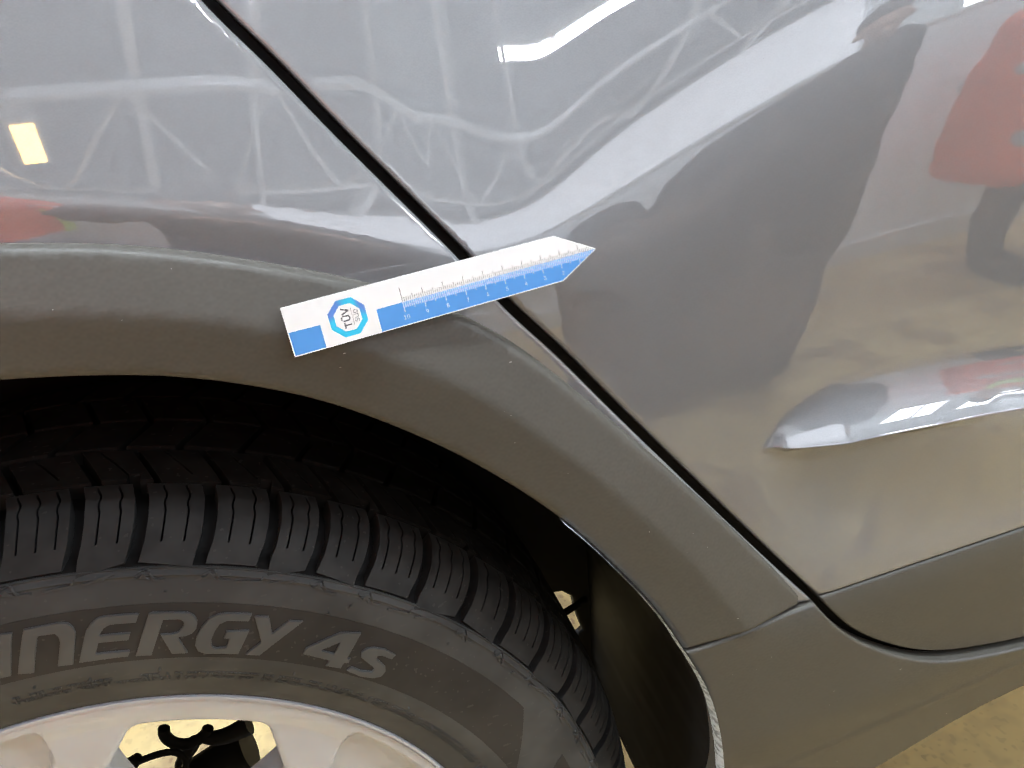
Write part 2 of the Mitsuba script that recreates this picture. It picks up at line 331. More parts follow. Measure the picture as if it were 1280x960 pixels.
# worn lip with glancing light painted in: the inner edge of arch trim and sill where it turns in towards the wheel
def strip(curve, y0, y1, out0, out1, cols=3):
    t = np.gradient(curve, axis=0); t /= np.linalg.norm(t, axis=1, keepdims=True)
    nrm = np.stack([-t[:, 1], t[:, 0]], 1)                       # away from the wheel
    rows = []
    for a in np.linspace(0, 1, cols):
        q = curve + nrm * np.reshape(out0 + (out1 - out0) * a, (-1, 1))
        rows.append(np.stack([q[:, 0], y0 + (y1 - y0) * a + 0 * q[:, 0], q[:, 1]], 1))
    v = np.concatenate(rows); m = len(curve); f = []
    for r in range(cols - 1):
        i = np.arange(m - 1) + r * m
        f += [np.stack([i, i + 1, i + 1 + m], 1), np.stack([i, i + 1 + m, i + m], 1)]
    return trimesh.Trimesh(v, np.concatenate(f), process=False)
arc = np.r_[0, np.cumsum(np.hypot(*np.diff(FIN_C, axis=0).T))]
k0 = int(np.argmin(np.hypot(FIN_C[:, 0] - .292, FIN_C[:, 1] - .626)))
lipc = FIN_C[k0:]
grow = np.clip(np.linspace(0, 1, len(lipc)) * 2.2, 0, 1)
rng = np.random.default_rng(5)
jit = .0004 * (meshkit.fbm(np.stack([np.arange(len(lipc)) * .35, 0 * lipc[:, 0], 0 * lipc[:, 0]], 1), 3) - .5) * 2
lp = strip(lipc, -.0025, .0085, 0, 0, 5)
lpv = np.array(lp.vertices).reshape(5, len(lipc), 3)
lpv[:, :, 0] -= (.0006 + .0022 * grow + jit)[None] * np.array([.4, 1, 1, .8, .2])[:, None]
lpv[0, :, 1] -= .0012
lp.vertices = lpv.reshape(-1, 3)
k = put('worn_glare_lip', mikit.ply(lp, 'scuffed_glare', smooth=50), CARK); lab(k, 'edge of the wheel arch trim, pale from scuffs and painted glancing light')
# arch liner: a felt tunnel behind the lip, then an inner wall open below
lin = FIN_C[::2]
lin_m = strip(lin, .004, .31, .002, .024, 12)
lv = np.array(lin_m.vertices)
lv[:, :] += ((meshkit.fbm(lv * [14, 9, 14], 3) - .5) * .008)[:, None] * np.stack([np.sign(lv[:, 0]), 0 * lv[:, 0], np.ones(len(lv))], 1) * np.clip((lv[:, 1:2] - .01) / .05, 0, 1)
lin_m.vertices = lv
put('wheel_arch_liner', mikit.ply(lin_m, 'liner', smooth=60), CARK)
inner = Polygon(np.concatenate([side(FIN_C, .06), [(.40, .06), (-.40, .06)]])).buffer(0)
inner = inner.difference(Polygon([(-.25, .345), (.30, .338), (.352, .336), (.372, .333), (.383, .322), (.384, .306), (.386, .293), (.390, .275), (.378, .268), (.30, .14), (-.25, .10)]))
inner = max(getattr(inner, 'geoms', [inner]), key=lambda g: g.area)
put('inner_wing', nply(*panel(inner, lambda x, z: .305 + 0 * x, .003, .006, .03, .012), 'black'), CARK)
# body shell behind the gaps
jamb = Polygon(np.concatenate([side(FIN_C, .022), [(.44, .2), (1.1, .34), (1.1, 1.05), (-.55, 1.05), (-.44, .2)]])).buffer(0)
jamb = max(getattr(jamb, 'geoms', [jamb]), key=lambda g: g.area).intersection(box(-.6, .335, 1.1, 1.04))
put('door_jamb', nply(*panel(jamb, lambda x, z: body_y(x, np.maximum(z, .5)) + .024, .003, .01, .015, .008), 'black'), CARK)
ub = tm(rbox(.70, 1.10, .05, .01, (.78, .64, .372)))
put('underbody', mikit.ply(ub, 'black'), CARK)
pipe = [tube([(.325, .255, .338), (.355, .26, .343), (.386, .268, .346)], .0034)]
put('brake_pipe', mikit.ply(trimesh.util.concatenate(pipe), 'black', smooth=40), CARK)

# ---- wheel
WH = 'car__rear_wheel'
prof = np.array([(.2262, .0535), (.2285, .0478), (.2315, .0462), (.2355, .0440), (.2455, .0402), (.2615, .0365), (.2787, .0360), (.2957, .037), (.305, .0392), (.309, .0403), (.3098, .0397), (.3108, .0405), (.3124, .0421), (.3131, .0416), (.3145, .0432), (.325, .052), (.3335, .062), (.339, .074), (.342, .088), (.3435, .105), (.3442, .135), (.3445, .165), (.3442, .195), (.3435, .225), (.342, .242), (.339, .256), (.3335, .268), (.325, .278), (.30, .29), (.26, .29), (.235, .285), (.226, .277)])
sl = np.r_[0, np.cumsum(np.hypot(*np.diff(prof, axis=0).T))]
# arc length is kept as on the traced profile: s = .088 where the shoulder starts
S_SH = sl[11] - .088
fr, fy = PchipInterpolator(sl - S_SH, prof[:, 0]), PchipInterpolator(sl - S_SH, prof[:, 1])
def prof_n(s):
    dr_, dy_ = fr(s, 1), fy(s, 1); q = np.hypot(dr_, dy_)
    return -dy_ / q * -1, dr_ / q * -1                            # outward (r, y)
def on_tyre(u, s, h):
    """u: arc along the tread / .335 m = angle from the top, forwards; s: along the section; h: out of the surface."""
    nr, ny = prof_n(s)
    a = u / .335
    r, y = fr(s) + nr * h, fy(s) + ny * h
    return np.stack([r * np.sin(a), y, ZC + r * np.cos(a)], -1)
DEP = .0095
ss = np.unique(np.concatenate([np.linspace(sl[0] - S_SH, .075, 90), np.linspace(.075, .10, 60), np.linspace(.10, sl[-1] - S_SH, 150)]))
NA = 540
cut = DEP * sstep(.0905, .103, ss) * (1 - sstep(.335, .35, ss))
ang = np.linspace(0, 2 * np.pi, NA, endpoint=False) * .335
g = on_tyre(np.repeat(ang, len(ss)), np.tile(ss, NA), -np.tile(cut, NA)).reshape(NA, len(ss), 3)
iu, is_ = np.meshgrid(np.arange(NA), np.arange(len(ss) - 1), indexing='ij')
i0 = (iu * len(ss) + is_).ravel(); i1 = ((iu + 1) % NA * len(ss) + is_).ravel()
groove = ((ss[is_.ravel()] > .0925) & (ss[is_.ravel()] < .345))
quad = lambda k: np.concatenate([np.stack([i0, i1, i1 + 1], 1)[k], np.stack([i0, i1 + 1, i0 + 1], 1)[k]])
tyre_key = put('tyre', mikit.ply(trimesh.Trimesh(g.reshape(-1, 3), quad(~groove), process=True), 'rubber', smooth=40), WH)
put('tread_base', mikit.ply(trimesh.Trimesh(g.reshape(-1, 3), quad(groove), process=True), 'rubber_groove_shade', smooth=40), WH)
lab(tyre_key, 'worn black all-season tyre with raised lettering')
# moulded band with lettering; u is arc at .335, so angles in degrees times DEG
DEG = math.radians(1) * .335
def on_wall(u, r, h):
    """onto the side wall: r is the radius in metres"""
    rr = np.linspace(.2275, .3125, 200)
    s_of = np.interp(rr, fr(np.linspace(.002, .089, 400)), np.linspace(.002, .089, 400))
    return on_tyre(u, np.interp(r, rr, s_of), h)
a0, a1 = -62.0, 62.5
band = Polygon([(t * DEG, .2622) for t in np.linspace(a0, a1 + 9, 140)] + [(t * DEG, .2955) for t in np.linspace(a1, a0, 140)])
k = put('label_band', mikit.ply(fix(relief(band, -.0008, .00025, on_wall, .006)), 'rubber_dark', smooth=35), WH); lab(k, 'darker moulded band round the tyre wall that carries the lettering')
band2 = Polygon([(t * DEG, .2622) for t in np.linspace(77, 125, 60)] + [(t * DEG, .2955) for t in np.linspace(125, 73, 60)])
put('label_band', mikit.ply(fix(relief(band2, -.0008, .00025, on_wall, .006)), 'rubber_dark', smooth=35), WH)
LT = dict(
I=[(2.57, 291.3), (4.03, 290.6), (2.5, 266.4), (.83, 267.0)],
n=[(3.13, 266.5), (4.98, 291.0), (8.13, 291.0), (8.8, 290.1), (9.21, 287.2), (9.31, 283.7), (8.43, 265.3), (6.94, 266.0), (7.75, 280.0), (7.71, 283.0), (7.48, 285.2), (5.99, 285.7), (4.63, 265.1)],
E=[(8.98, 265.7), (10.21, 284.3), (10.75, 288.2), (11.38, 290.6), (11.97, 291.3), (15.12, 291.0), (14.79, 285.7), (12.45, 285.9), (11.83, 284.4), (11.34, 280.6), (14.24, 280.3), (14.01, 275.7), (11.15, 276.1), (10.77, 270.0), (14.1, 269.5), (13.85, 265.6)],
R=[(14.58, 265.4), (15.96, 290.4), (16.33, 291.0), (19.64, 290.4), (20.29, 288.4), (20.6, 285.4), (20.57, 280.9), (20.22, 277.9), (19.68, 276.3), (18.79, 275.8), (20.0, 265.5), (18.28, 265.2), (17.02, 278.0), (18.21, 278.2), (18.84, 279.1), (19.28, 282.5), (19.25, 285.0), (18.84, 286.3), (17.31, 286.3), (16.22, 265.1)],
G=[(25.84, 290.9), (25.67, 286.1), (23.48, 285.6), (22.83, 283.7), (22.42, 279.1), (22.21, 273.6), (22.4, 269.8), (22.89, 268.8), (23.9, 269.5), (24.08, 275.1), (23.45, 274.7), (23.61, 279.6), (25.97, 281.0), (25.39, 265.2), (21.87, 264.8), (21.0, 266.5), (20.61, 270.3), (20.64, 275.8), (21.05, 281.7), (21.71, 287.1), (22.5, 289.7), (23.33, 290.5)],
Y=[(26.07, 289.5), (27.57, 290.1), (28.39, 280.3), (29.73, 289.2), (31.29, 290.0), (27.76, 265.2), (26.08, 265.1), (27.5, 274.2)],
four=[(35.54, 287.5), (37.84, 290.5), (37.78, 273.3), (38.21, 273.5), (38.23, 270.0), (37.71, 269.5), (37.67, 265.4), (35.73, 264.6), (35.91, 268.8), (32.53, 269.7), (32.6, 273.9)],
S=[(43.02, 283.8), (42.86, 280.3), (41.63, 280.6), (41.04, 279.6), (41.13, 277.8), (42.7, 274.8), (43.11, 271.7), (43.02, 267.6), (42.13, 264.8), (40.54, 263.5), (38.46, 264.9), (38.81, 268.3), (40.3, 267.6), (41.49, 268.9), (41.6, 271.0), (41.2, 272.2), (39.3, 275.5), (38.96, 278.7), (39.2, 281.8), (40.06, 284.2), (41.35, 285.0)])
HOLES = dict(four=[(36.1, 281.7), (34.36, 274.2), (36.03, 273.9)])
for q, v in LT.items():
    poly = Polygon([(a * DEG, r / 1000) for a, r in v], [[(a * DEG, r / 1000) for a, r in HOLES[q]]] if q in HOLES else []).buffer(0)
    poly = poly.buffer(-.0004).buffer(.0008).buffer(-.0004)
    low, high = relief(poly, -.0002, .0009, on_wall, .004), relief(poly.buffer(-.0004), .0006, .0014, on_wall, .004)
    put('letter', mikit.ply(trimesh.util.concatenate([fix(low), fix(high)]), 'rubber_letter', smooth=35), WH)
# two rows of tiny moulded characters near the bead, too small to read
bits = []
for row, (r0, gate) in enumerate(((.2500, .80), (.2465, .86))):
    t = -40.0
    while t < 75:
        w = rng.uniform(.18, .42)
        if rng.random() < gate and not (-2 < t < 1) and not (12 < t < 14.5 and row == 0):
            b = box(t * DEG, r0 - .0009, (t + w) * DEG, r0 + .0013)
            if rng.random() < .6: b = b.difference(box((t + .12) * DEG, r0 - .0003, (t + w + .1) * DEG, r0 + .0005))
            if rng.random() < .4: b = b.difference(box((t - .1) * DEG, r0 + .0006, (t + w - .14) * DEG, r0 + .0009))
            bits.append(fix(relief(b, -.0002, .0007, on_wall, .004)))
        t += w + .16
put('moulded_print', mikit.ply(trimesh.util.concatenate(bits), 'rubber'), WH)
lab(f'{WH}__moulded_print', 'two rows of tiny raised characters beside the rim', kind='stuff')
# vent pips
pips = []
for t, r in ((4.0, .2555), (9.6, .2535), (17.0, .255), (17.4, .3015), (35.5, .303), (32.6, .2555), (33.5, .2968), (36.5, .308), (49.5, .2545), (55.0, .2495), (48, .3015)):
    p0, p1 = on_wall(np.array([t * DEG]), np.array([r]), np.array([0.])), on_wall(np.array([t * DEG]), np.array([r]), np.array([.0018]))
    pips.append(tube([p0[0], p1[0]], .0006, 8))
put('vent_pip', mikit.ply(trimesh.util.concatenate(pips), 'rubber'), WH); lab(f'{WH}__vent_pip', kind='stuff')
# tread: shoulder blocks between curved cross grooves, sipes cut through them
gro = [3.76, 9.85, 14.95, 20.72, 26.42, 31.10, 36.24, 42.28, 48.4, 54.2, 60.4, 66.6]
cyc, k = (5.2, 6.0, 5.6, 4.8, 5.4, 6.1), 0
while gro[-1] < 357.5: gro.append(gro[-1] + cyc[k % 6]); k += 1
gro = gro[:-1] if gro[-1] > 361 else gro
bow = lambda s: np.interp(s, [.085, .095, .106, .117, .130, .1405], [-.75, -.55, -.12, 0, -.12, -.52])
def wavy(c, sgn, s0, s1):
    q = np.linspace(s0, s1, 22)
    return np.stack([(c + bow(q) * .8 + sgn * .10 * np.sin((q - s0) * 520) * sstep(.118, .124, q)) * DEG, q], 1)
shoulder = {}
for i, t0 in enumerate(gro):
    t1 = gro[i + 1] if i + 1 < len(gro) else gro[0] + 360
    w = t1 - t0
    q = np.linspace(.1405, .094, 14)
    lo_a, lo_b = (.0885, .0945) if i % 3 == 1 else ((.0935, .0935) if i % 3 == 0 else (.0945, .0915))
    le = [((t0 + bow(s) + .58 - .25 * sstep(.11, .09, s) * 0) * DEG, s) for s in q]
    re = [((t1 + bow(s) - .58) * DEG, s) for s in q[::-1]]
    le[-1] = (le[-1][0], lo_a); re[0] = (re[0][0], lo_b)
    poly = Polygon(le + re)
    if not poly.is_valid: poly = poly.buffer(0)
    n = 2 if w < 5.85 else 3
    cuts = [LineString(wavy(t0 + w * (k + 1) / (n + 1), 1, .105, .1385)).buffer(.00055) for k in range(n)]
    ridge = poly.difference(shapely.union_all(cuts))
    m = fix(relief(ridge, -DEP - .0004, .0002, on_tyre, .006))
    put('tread_block', mikit.ply(m, 'rubber_tread', smooth=30), WH)
    # second row: smaller skewed blocks
    sk = lambda s: -(s - .145) * 75
    q2 = np.linspace(.1435, .178, 8)
    p2 = Polygon([((t0 + sk(s) + .4 + .8) * DEG, s + .0025 * np.sin(i * 2.1)) for s in q2] + [((t1 + sk(s) - .35 + .8) * DEG, s) for s in q2[::-1]])
    c2 = LineString([((t0 + w / 2 + sk(.150) + 1.2) * DEG, .150), ((t0 + w / 2 + sk(.172)) * DEG, .176)]).buffer(.0006)
    nt = box((t1 - 1.7) * DEG, .14, (t1 - .6) * DEG, .150) if i % 2 else box(0, 0, 1e-5, 1e-5)
    put('centre_tread_block', mikit.ply(fix(relief(p2.buffer(0).difference(c2).difference(nt), -DEP - .0004, 0, on_tyre, .008)), 'rubber_centre_shade', smooth=30), WH)
mid = []
for i, t0 in enumerate(gro):
    w = (gro[i + 1] if i + 1 < len(gro) else gro[0] + 360) - t0
    for (a, b, d) in ((.183, .2195, 1), (.224, .262, -1), (.266, .318, 1)):
        sk2 = lambda s: d * (s - .2) * 55 + (3 if d > 0 else 0)
        mid.append(fix(relief(Polygon([((t0 + sk2(a) + .4) * DEG, a), ((t0 + w + sk2(a) - .3) * DEG, a), ((t0 + w + sk2(b) - .3) * DEG, b), ((t0 + sk2(b) + .4) * DEG, b)]), -DEP - .0004, 0, on_tyre, .012)))
put('inner_tread', mikit.ply(trimesh.util.concatenate(mid), 'rubber_centre_shade', smooth=30), WH); lab(f'{WH}__inner_tread', kind='stuff')
# raised outlines under the blocks
rib = []
for i, t0 in enumerate(gro[:20]):
    if i % 3 != 1: L = [[(t0 - .4, .0875), (t0 + .8, .0905), (t0 + 1.5, .0838), (t0 + 2.4, .0838)], [(t0 + 1.0, .0838), (t0 + .5, .0872), (t0 - .2, .0850)]]
    else: L = [[(t0 - 2.8, .0835), (t0 - .5, .0845), (t0 - .2, .0880)], [(t0 + .4, .0840), (t0 + 3.2, .0888)]]
    for l in L:
        rib.append(fix(relief(LineString([(a * DEG, s) for a, s in l]).buffer(.0006, cap_style=2), -.0006, .0011, on_tyre, .003)))
put('shoulder_mark', mikit.ply(trimesh.util.concatenate(rib), 'rubber'), WH); lab(f'{WH}__shoulder_mark', kind='stuff')
# ---- rim
def pol(r, d): return (r * math.sin(math.radians(d)), ZC + r * math.cos(math.radians(d)))
def rot_poly(p, d): return affinity.rotate(p, -d, origin=(0, ZC))
win = Polygon([pol(.2045, 12.5), *[pol(.2045, t) for t in np.linspace(13, 33, 12)], pol(.203, 33.5), pol(.17, 41.5), pol(.115, 34), pol(.085, 24), pol(.115, 14), pol(.17, 6.5)])
win = win.buffer(-.010).buffer(.010)
facep = Point(0, ZC).buffer(.2255, 90)
for k in range(5): facep = facep.difference(rot_poly(win, 72 * k))
def face_y(x, z):
    dx, dz = np.asarray(x), np.asarray(z) - ZC
    r, a = np.hypot(dx, dz), np.degrees(np.arctan2(dx, dz))
    f = np.abs((a - 60 + 36) % 72 - 36)
    wdt = 12.4 * np.clip((r - .06) / .14, .25, 1) 
    pocket = sstep(1.3, 0, f - wdt + .6) * sstep(.2175, .212, r) * sstep(.095, .12, r)
    return .0525 + .015 * pocket + .02 * sstep(.16, .06, r) - .0022 * sstep(.206, .2165, r) 
wf = put('rim', nply(*panel(facep, face_y, .0045, .030, .0028, .003), 'alloy'), WH)
lab(wf, 'silver alloy rim with twin spokes')
fl = np.array([(.2190, .060), (.2235, .0545), (.2242, .0490), (.2262, .0464), (.2276, .0466), (.2281, .0490), (.2268, .0540)])
bar = np.array([(.2235, .075), (.215, .080), (.2105, .10), (.205, .16), (.212, .24), (.224, .275), (.226, .28)])
def rev(pr, n=240):
    a = np.linspace(0, 2 * np.pi, n, endpoint=False)
    v = np.stack([pr[None, :, 0] * np.sin(a)[:, None], np.repeat(pr[None, :, 1], n, 0), ZC + pr[None, :, 0] * np.cos(a)[:, None]], -1).reshape(-1, 3)
    m = len(pr); iu, ik = np.meshgrid(np.arange(n), np.arange(m - 1), indexing='ij')
    a0, b0 = (iu * m + ik).ravel(), ((iu + 1) % n * m + ik).ravel()
    return trimesh.Trimesh(v, np.concatenate([np.stack([a0, b0, b0 + 1], 1), np.stack([a0, b0 + 1, a0 + 1], 1)]), process=False)
put('flange', mikit.ply(rev(fl), 'alloy', smooth=60), wf)
put('barrel', mikit.ply(rev(bar), 'steel', smooth=60), wf)
nuts = [trimesh.creation.cylinder(.009, .02, sections=6) for _ in range(5)]
for i, m in enumerate(nuts):
    m.apply_transform(trimesh.transformations.rotation_matrix(math.pi / 2, [1, 0, 0])); x, z = pol(.052, 72 * i); m.apply_translation([x, .066, z])
    put('wheel_nut', mikit.ply(m, 'steel', smooth=30), wf)
cap = trimesh.creation.cylinder(.028, .012, sections=48); cap.apply_transform(trimesh.transformations.rotation_matrix(math.pi / 2, [1, 0, 0])); cap.apply_translation([0, .069, ZC])
put('centre_cap', mikit.ply(cap, 'alloy', smooth=30), wf)
hub = trimesh.util.concatenate([rev(np.array([(.004, .13), (.058, .13), (.062, .134), (.062, .15), (.058, .155), (.004, .155)]), 90), rev(np.array([(.004, .076), (.045, .08), (.05, .13)]), 60)])
put('hub', mikit.ply(hub, 'steel', smooth=30), WH)
hose = [tube(HOSE_A, .0045), tube(HOSE_B, [.005, .008]), tube(HOSE_C, .0026), tube(HOSE_D, .005), tube(HOSE_E, [.012, .016, .020]), tube(HOSE_F, [.004, .008])]
put('brake_hose', mikit.ply(trimesh.util.concatenate(hose), 'black', smooth=40), CARK)
# ---------------------------------------------------------------- the ruler across the shut line
RO, EU, EV = np.array([.18256, -.00889, .74735]), np.array([.99404, .10422, .03211]), np.array([-.04699, .14358, .98852])
EN = np.cross(EU, EV); EN *= -np.sign(EN[1])                        # away from the car
def on_ruler(u, v, h): return RO + np.outer(u, EU) * .001 + np.outer(v, EV) * .001 + np.outer(h, EN) * .001
RU = 'ruler'
def rput(name, poly, h0, h1, mat, parent=RU, ref=6, smooth=False):
    return put(name, mikit.ply(fix(relief(poly, h0, h1, on_ruler, ref)), mat, smooth=smooth), parent)
blade = Polygon([(0, 0), (126.65, -.1), (146.48, 10.5), (126.3, 21.27), (.1, 21.27)])
lab(RU, 'white and blue pointed ruler lying across the gap between wheel arch and door', 'ruler')
rput('blade', blade.buffer(-.3).buffer(.3), -.9, 0, 'card_white')
EDGE = 10.25
sq = Polygon([(.45, .45), (13.6, .45), (13.7, 10.25), (.45, 10.5)])
rput('blue_square', sq, -.05, .03, 'print_blue')
cm = 9.62; U10 = 50.25; U0 = U10 + 10 * cm
st = Polygon([(38.25, .35), (126.4, .3), (145.6, EDGE + .1), (145.2, EDGE + .25), (38.3, EDGE)])
ticks_w, ticks_b = [], []
for k in range(100):
    u = U0 - k * cm / 10 - cm / 10
    hi = 3.1 if (k + 1) % 10 == 0 else 2.1 if (k + 1) % 5 == 0 else 1.5
    lo = 4.4 if (k + 1) % 10 == 0 else 3.3 if (k + 1) % 5 == 0 else 2.5
    if k + 1 == 100: hi = 5.0
    a = box(u - .17, EDGE + .25, u + .17, EDGE + .25 + hi * 1.25)
    b = box(u - .2, EDGE - lo, u + .2, EDGE + .1)
    inn = blade.buffer(-.5)
    ticks_b.append(a.intersection(inn)); ticks_w.append(b.intersection(inn))
tb, tw = shapely.union_all(ticks_b), shapely.union_all(ticks_w)
rput('blue_strip', st.difference(tw.buffer(.01)), -.05, .03, 'print_blue')
k = rput('tick_mark', tb, -.05, .03, 'print_tick'); lab(k, 'fine dark millimetre marks', kind='stuff')
k = rput('pale_tick_mark', tw, -.05, .035, 'print_white'); lab(k, 'fine white millimetre marks on the blue strip', kind='stuff')
def flat_text(s, h, bold=False):
    m = meshkit.text_mesh(s, h, 1.0, bold)
    lowf = m.faces[np.abs(m.face_normals[:, 2] - 1) < .01]
    return shapely.union_all([Polygon(m.vertices[f][:, :2]).buffer(1e-6 * h) for f in lowf]).buffer(h * .006).simplify(h * .01)
for k_ in range(10, 1, -1):
    t = flat_text(str(k_), 1.75)
    b = t.bounds
    t = affinity.translate(t, U0 - k_ * cm - (b[0] + b[2]) / 2 + .2, 2.7 - b[1])
    rput('numeral', t, .0, .065, 'print_white')
OC = (25.75, 10.25)
octo = lambda R: Polygon([(OC[0] + R * math.cos(math.radians(22.5 + 45 * i)), OC[1] + R * math.sin(math.radians(22.5 + 45 * i))) for i in range(8)])
em = rput('emblem', octo(8.65).difference(octo(6.15)), -.05, .03, 'print_cyan')
def vert_text(s, h, length, u, v, bold):
    t = flat_text(s, h, bold); b = t.bounds
    t = affinity.scale(t, length / (b[2] - b[0]), 1, origin=(0, 0)); b = t.bounds
    t = affinity.translate(t, -(b[0] + b[2]) / 2, -b[1])
    t = affinity.rotate(t, 90, origin=(0, 0))                      # reads upwards
    return affinity.translate(t, u, v)
rput('lettering', vert_text('TÜV', 3.0, 8.8, 26.7, 10.2, True), -.05, .03, 'print_grey', em)
rput('lettering', vert_text('SÜD', 1.9, 5.4, 30.4, 10.2, False), -.05, .03, 'print_grey', em)
rput('rule_line', box(27.6, 6.4, 27.78, 13.9), -.05, .03, 'print_tick', em)

# ---------------------------------------------------------------- lamps overhead
LAMP_AT = ['over the rear end of the car', 'over the rear wheel', 'over the low partition', 'over the front of the car', 'beyond the car near its rear', 'beyond the car near its middle']
def lamp(x, y, L):
    key = number('ceiling_lamp')
    h = tm(rbox(L + .08, .14, .06, .01, (x, y, CEIL - .10)))
    scene[key + '__housing'] = mikit.ply(h, 'lamp_metal', smooth=40)
    d = trimesh.creation.box((L, .09, .03)); d.apply_translation((x, y, CEIL - .155))
    scene[key + '__tube'] = {**mikit.ply(d), 'bsdf': {'type': 'diffuse', 'reflectance': rgb(.5, .5, .5)}, 'emitter': {'type': 'area', 'radiance': rgb(TUBE_L * .90, TUBE_L, TUBE_L * 1.10)}}
    lab(key, 'lit tube lamp on the ceiling ' + LAMP_AT[len([k for k in labels if k.startswith('ceiling_lamp')])], 'lamp', 'tube lamps on the hall ceiling')
for a in TUBES: lamp(*a)
def spot(x, y, a, b, col, text):
    key = number('floodlight')
    scene[key + '__housing'] = mikit.ply(tm(rbox(2 * a + .05, 2 * b + .05, .07, .012, (x, y, CEIL - .037))), 'lamp_metal', smooth=40)
    d = trimesh.creation.box((2 * a, 2 * b, .012)); d.apply_translation((x, y, CEIL - .074))
    scene[key + '__lens'] = {**mikit.ply(d), 'bsdf': {'type': 'diffuse', 'reflectance': rgb(.5, .5, .5)}, 'emitter': {'type': 'area', 'radiance': rgb(*col)}}
    lab(key, text, 'lamp')
spot(*SPOTS[0], 'white floodlight mirrored as a bright streak in the door')
spot(*SPOTS[1], 'warm yellow floodlight mirrored in the quarter panel')
def beam(lo, hi):
    m = trimesh.creation.box(np.array(hi) - np.array(lo)); m.apply_translation((np.array(hi) + np.array(lo)) / 2)
    put('beam', mikit.ply(m, 'beam_white'), 'ceiling')
def bar(a, b, w, mat='beam_white'):
    put('beam', mikit.ply(tube([a, b], w, 6), mat, smooth=False), 'ceiling')
for x in (-1.9, -.55, .30, .98, 1.7, 2.5, 3.4): beam((x - .022, -3.38, CEIL - .12), (x + .022, 4.1, CEIL - .004))
for y in (-2.86, -2.16): beam((-4.1, y - .016, CEIL - .17), (5.1, y + .016, CEIL - .124))
zz = [(-.6 + .42 * i, -2.86 if i % 2 else -2.16, CEIL - .16) for i in range(10)]
for a, b_ in zip(zz[:-1], zz[1:]): bar(a, b_, .011)
# daylight gate in the facing wall: white frame, translucent panes
gk = 'gate'
lab(gk, 'white gate with one bright translucent pane, mirrored in the door', 'gate')
fr_ = [trimesh.creation.box((1.9, .05, .06)) for _ in range(2)]
for m, z in zip(fr_, (1.48, 2.93)): m.apply_translation((1.75, -3.36, z))
up_ = [trimesh.creation.box((.05, .05, 1.43)) for _ in range(2)]
for m, x in zip(up_, (.80, 2.70)): m.apply_translation((x, -3.362, 2.205))
low_ = trimesh.creation.box((1.9, .04, 1.44)); low_.apply_translation((1.75, -3.365, .725))
scene[gk + '__frame'] = mikit.ply(trimesh.util.concatenate(fr_ + up_), 'gate_white')
scene[gk + '__panel'] = mikit.ply(low_, 'wall_paint')
d = trimesh.creation.box((1.85, .012, 1.39)); d.apply_translation((1.75, -3.37, 2.205))
scene[gk + '__pane'] = {**mikit.ply(d), 'bsdf': {'type': 'diffuse', 'reflectance': rgb(.6, .6, .6)}, 'emitter': {'type': 'area', 'radiance': rgb(GATE_L * .94, GATE_L * .97, GATE_L * 1.08)}}
lab('partition', 'low pale grey partition behind the people, mirrored in the door', 'partition')
scene['partition__panel'] = mikit.ply(tm(rbox(4.6, .05, 1.36, .008, (2.0, -2.1, .70))), 'gate_white', smooth=40)
scene['partition__rail'] = mikit.ply(tm(rbox(4.62, .08, .05, .01, (2.0, -2.1, 1.405))), 'beam_white', smooth=40)
scene['partition__plinth'] = mikit.ply(tm(rbox(4.6, .07, .09, .008, (2.0, -2.1, .045))), 'lamp_metal', smooth=40)
def added_pane(x, z, w, h, text):
    k = number('added_pane'); lab(k, text, 'added_pane')  # added glowing pane, stands in for lamp loops mirrored in the swage
    f = [trimesh.creation.box((w + .1, .05, .05)) for _ in range(2)] + [trimesh.creation.box((.05, .05, h)) for _ in range(2)] + [trimesh.creation.box((.035, .04, h))]
    for m, q in zip(f, ((0, h / 2 + .025), (0, -h / 2 - .025), (w / 2 + .025, 0), (-w / 2 - .025, 0), (0, 0))): m.apply_translation((x + q[0], -3.37, z + q[1]))
    scene[k + '__frame'] = mikit.ply(trimesh.util.concatenate(f), 'lamp_metal')
    d = trimesh.creation.box((w, .01, h)); d.apply_translation((x, -3.385, z))
    scene[k + '__pane'] = {**mikit.ply(d), 'bsdf': {'type': 'diffuse', 'reflectance': rgb(.5, .5, .5)}, 'emitter': {'type': 'area', 'radiance': rgb(6, 6.3, 6.8)}}
added_pane(3.85, 2.05, .60, .8, 'added bright pane next to the gate in place of a lamp, mirrored in the door swage')
added_pane(4.78, 2.10, .62, .7, 'added bright pane near the corner of the facing wall in place of a lamp, mirrored in the door swage')
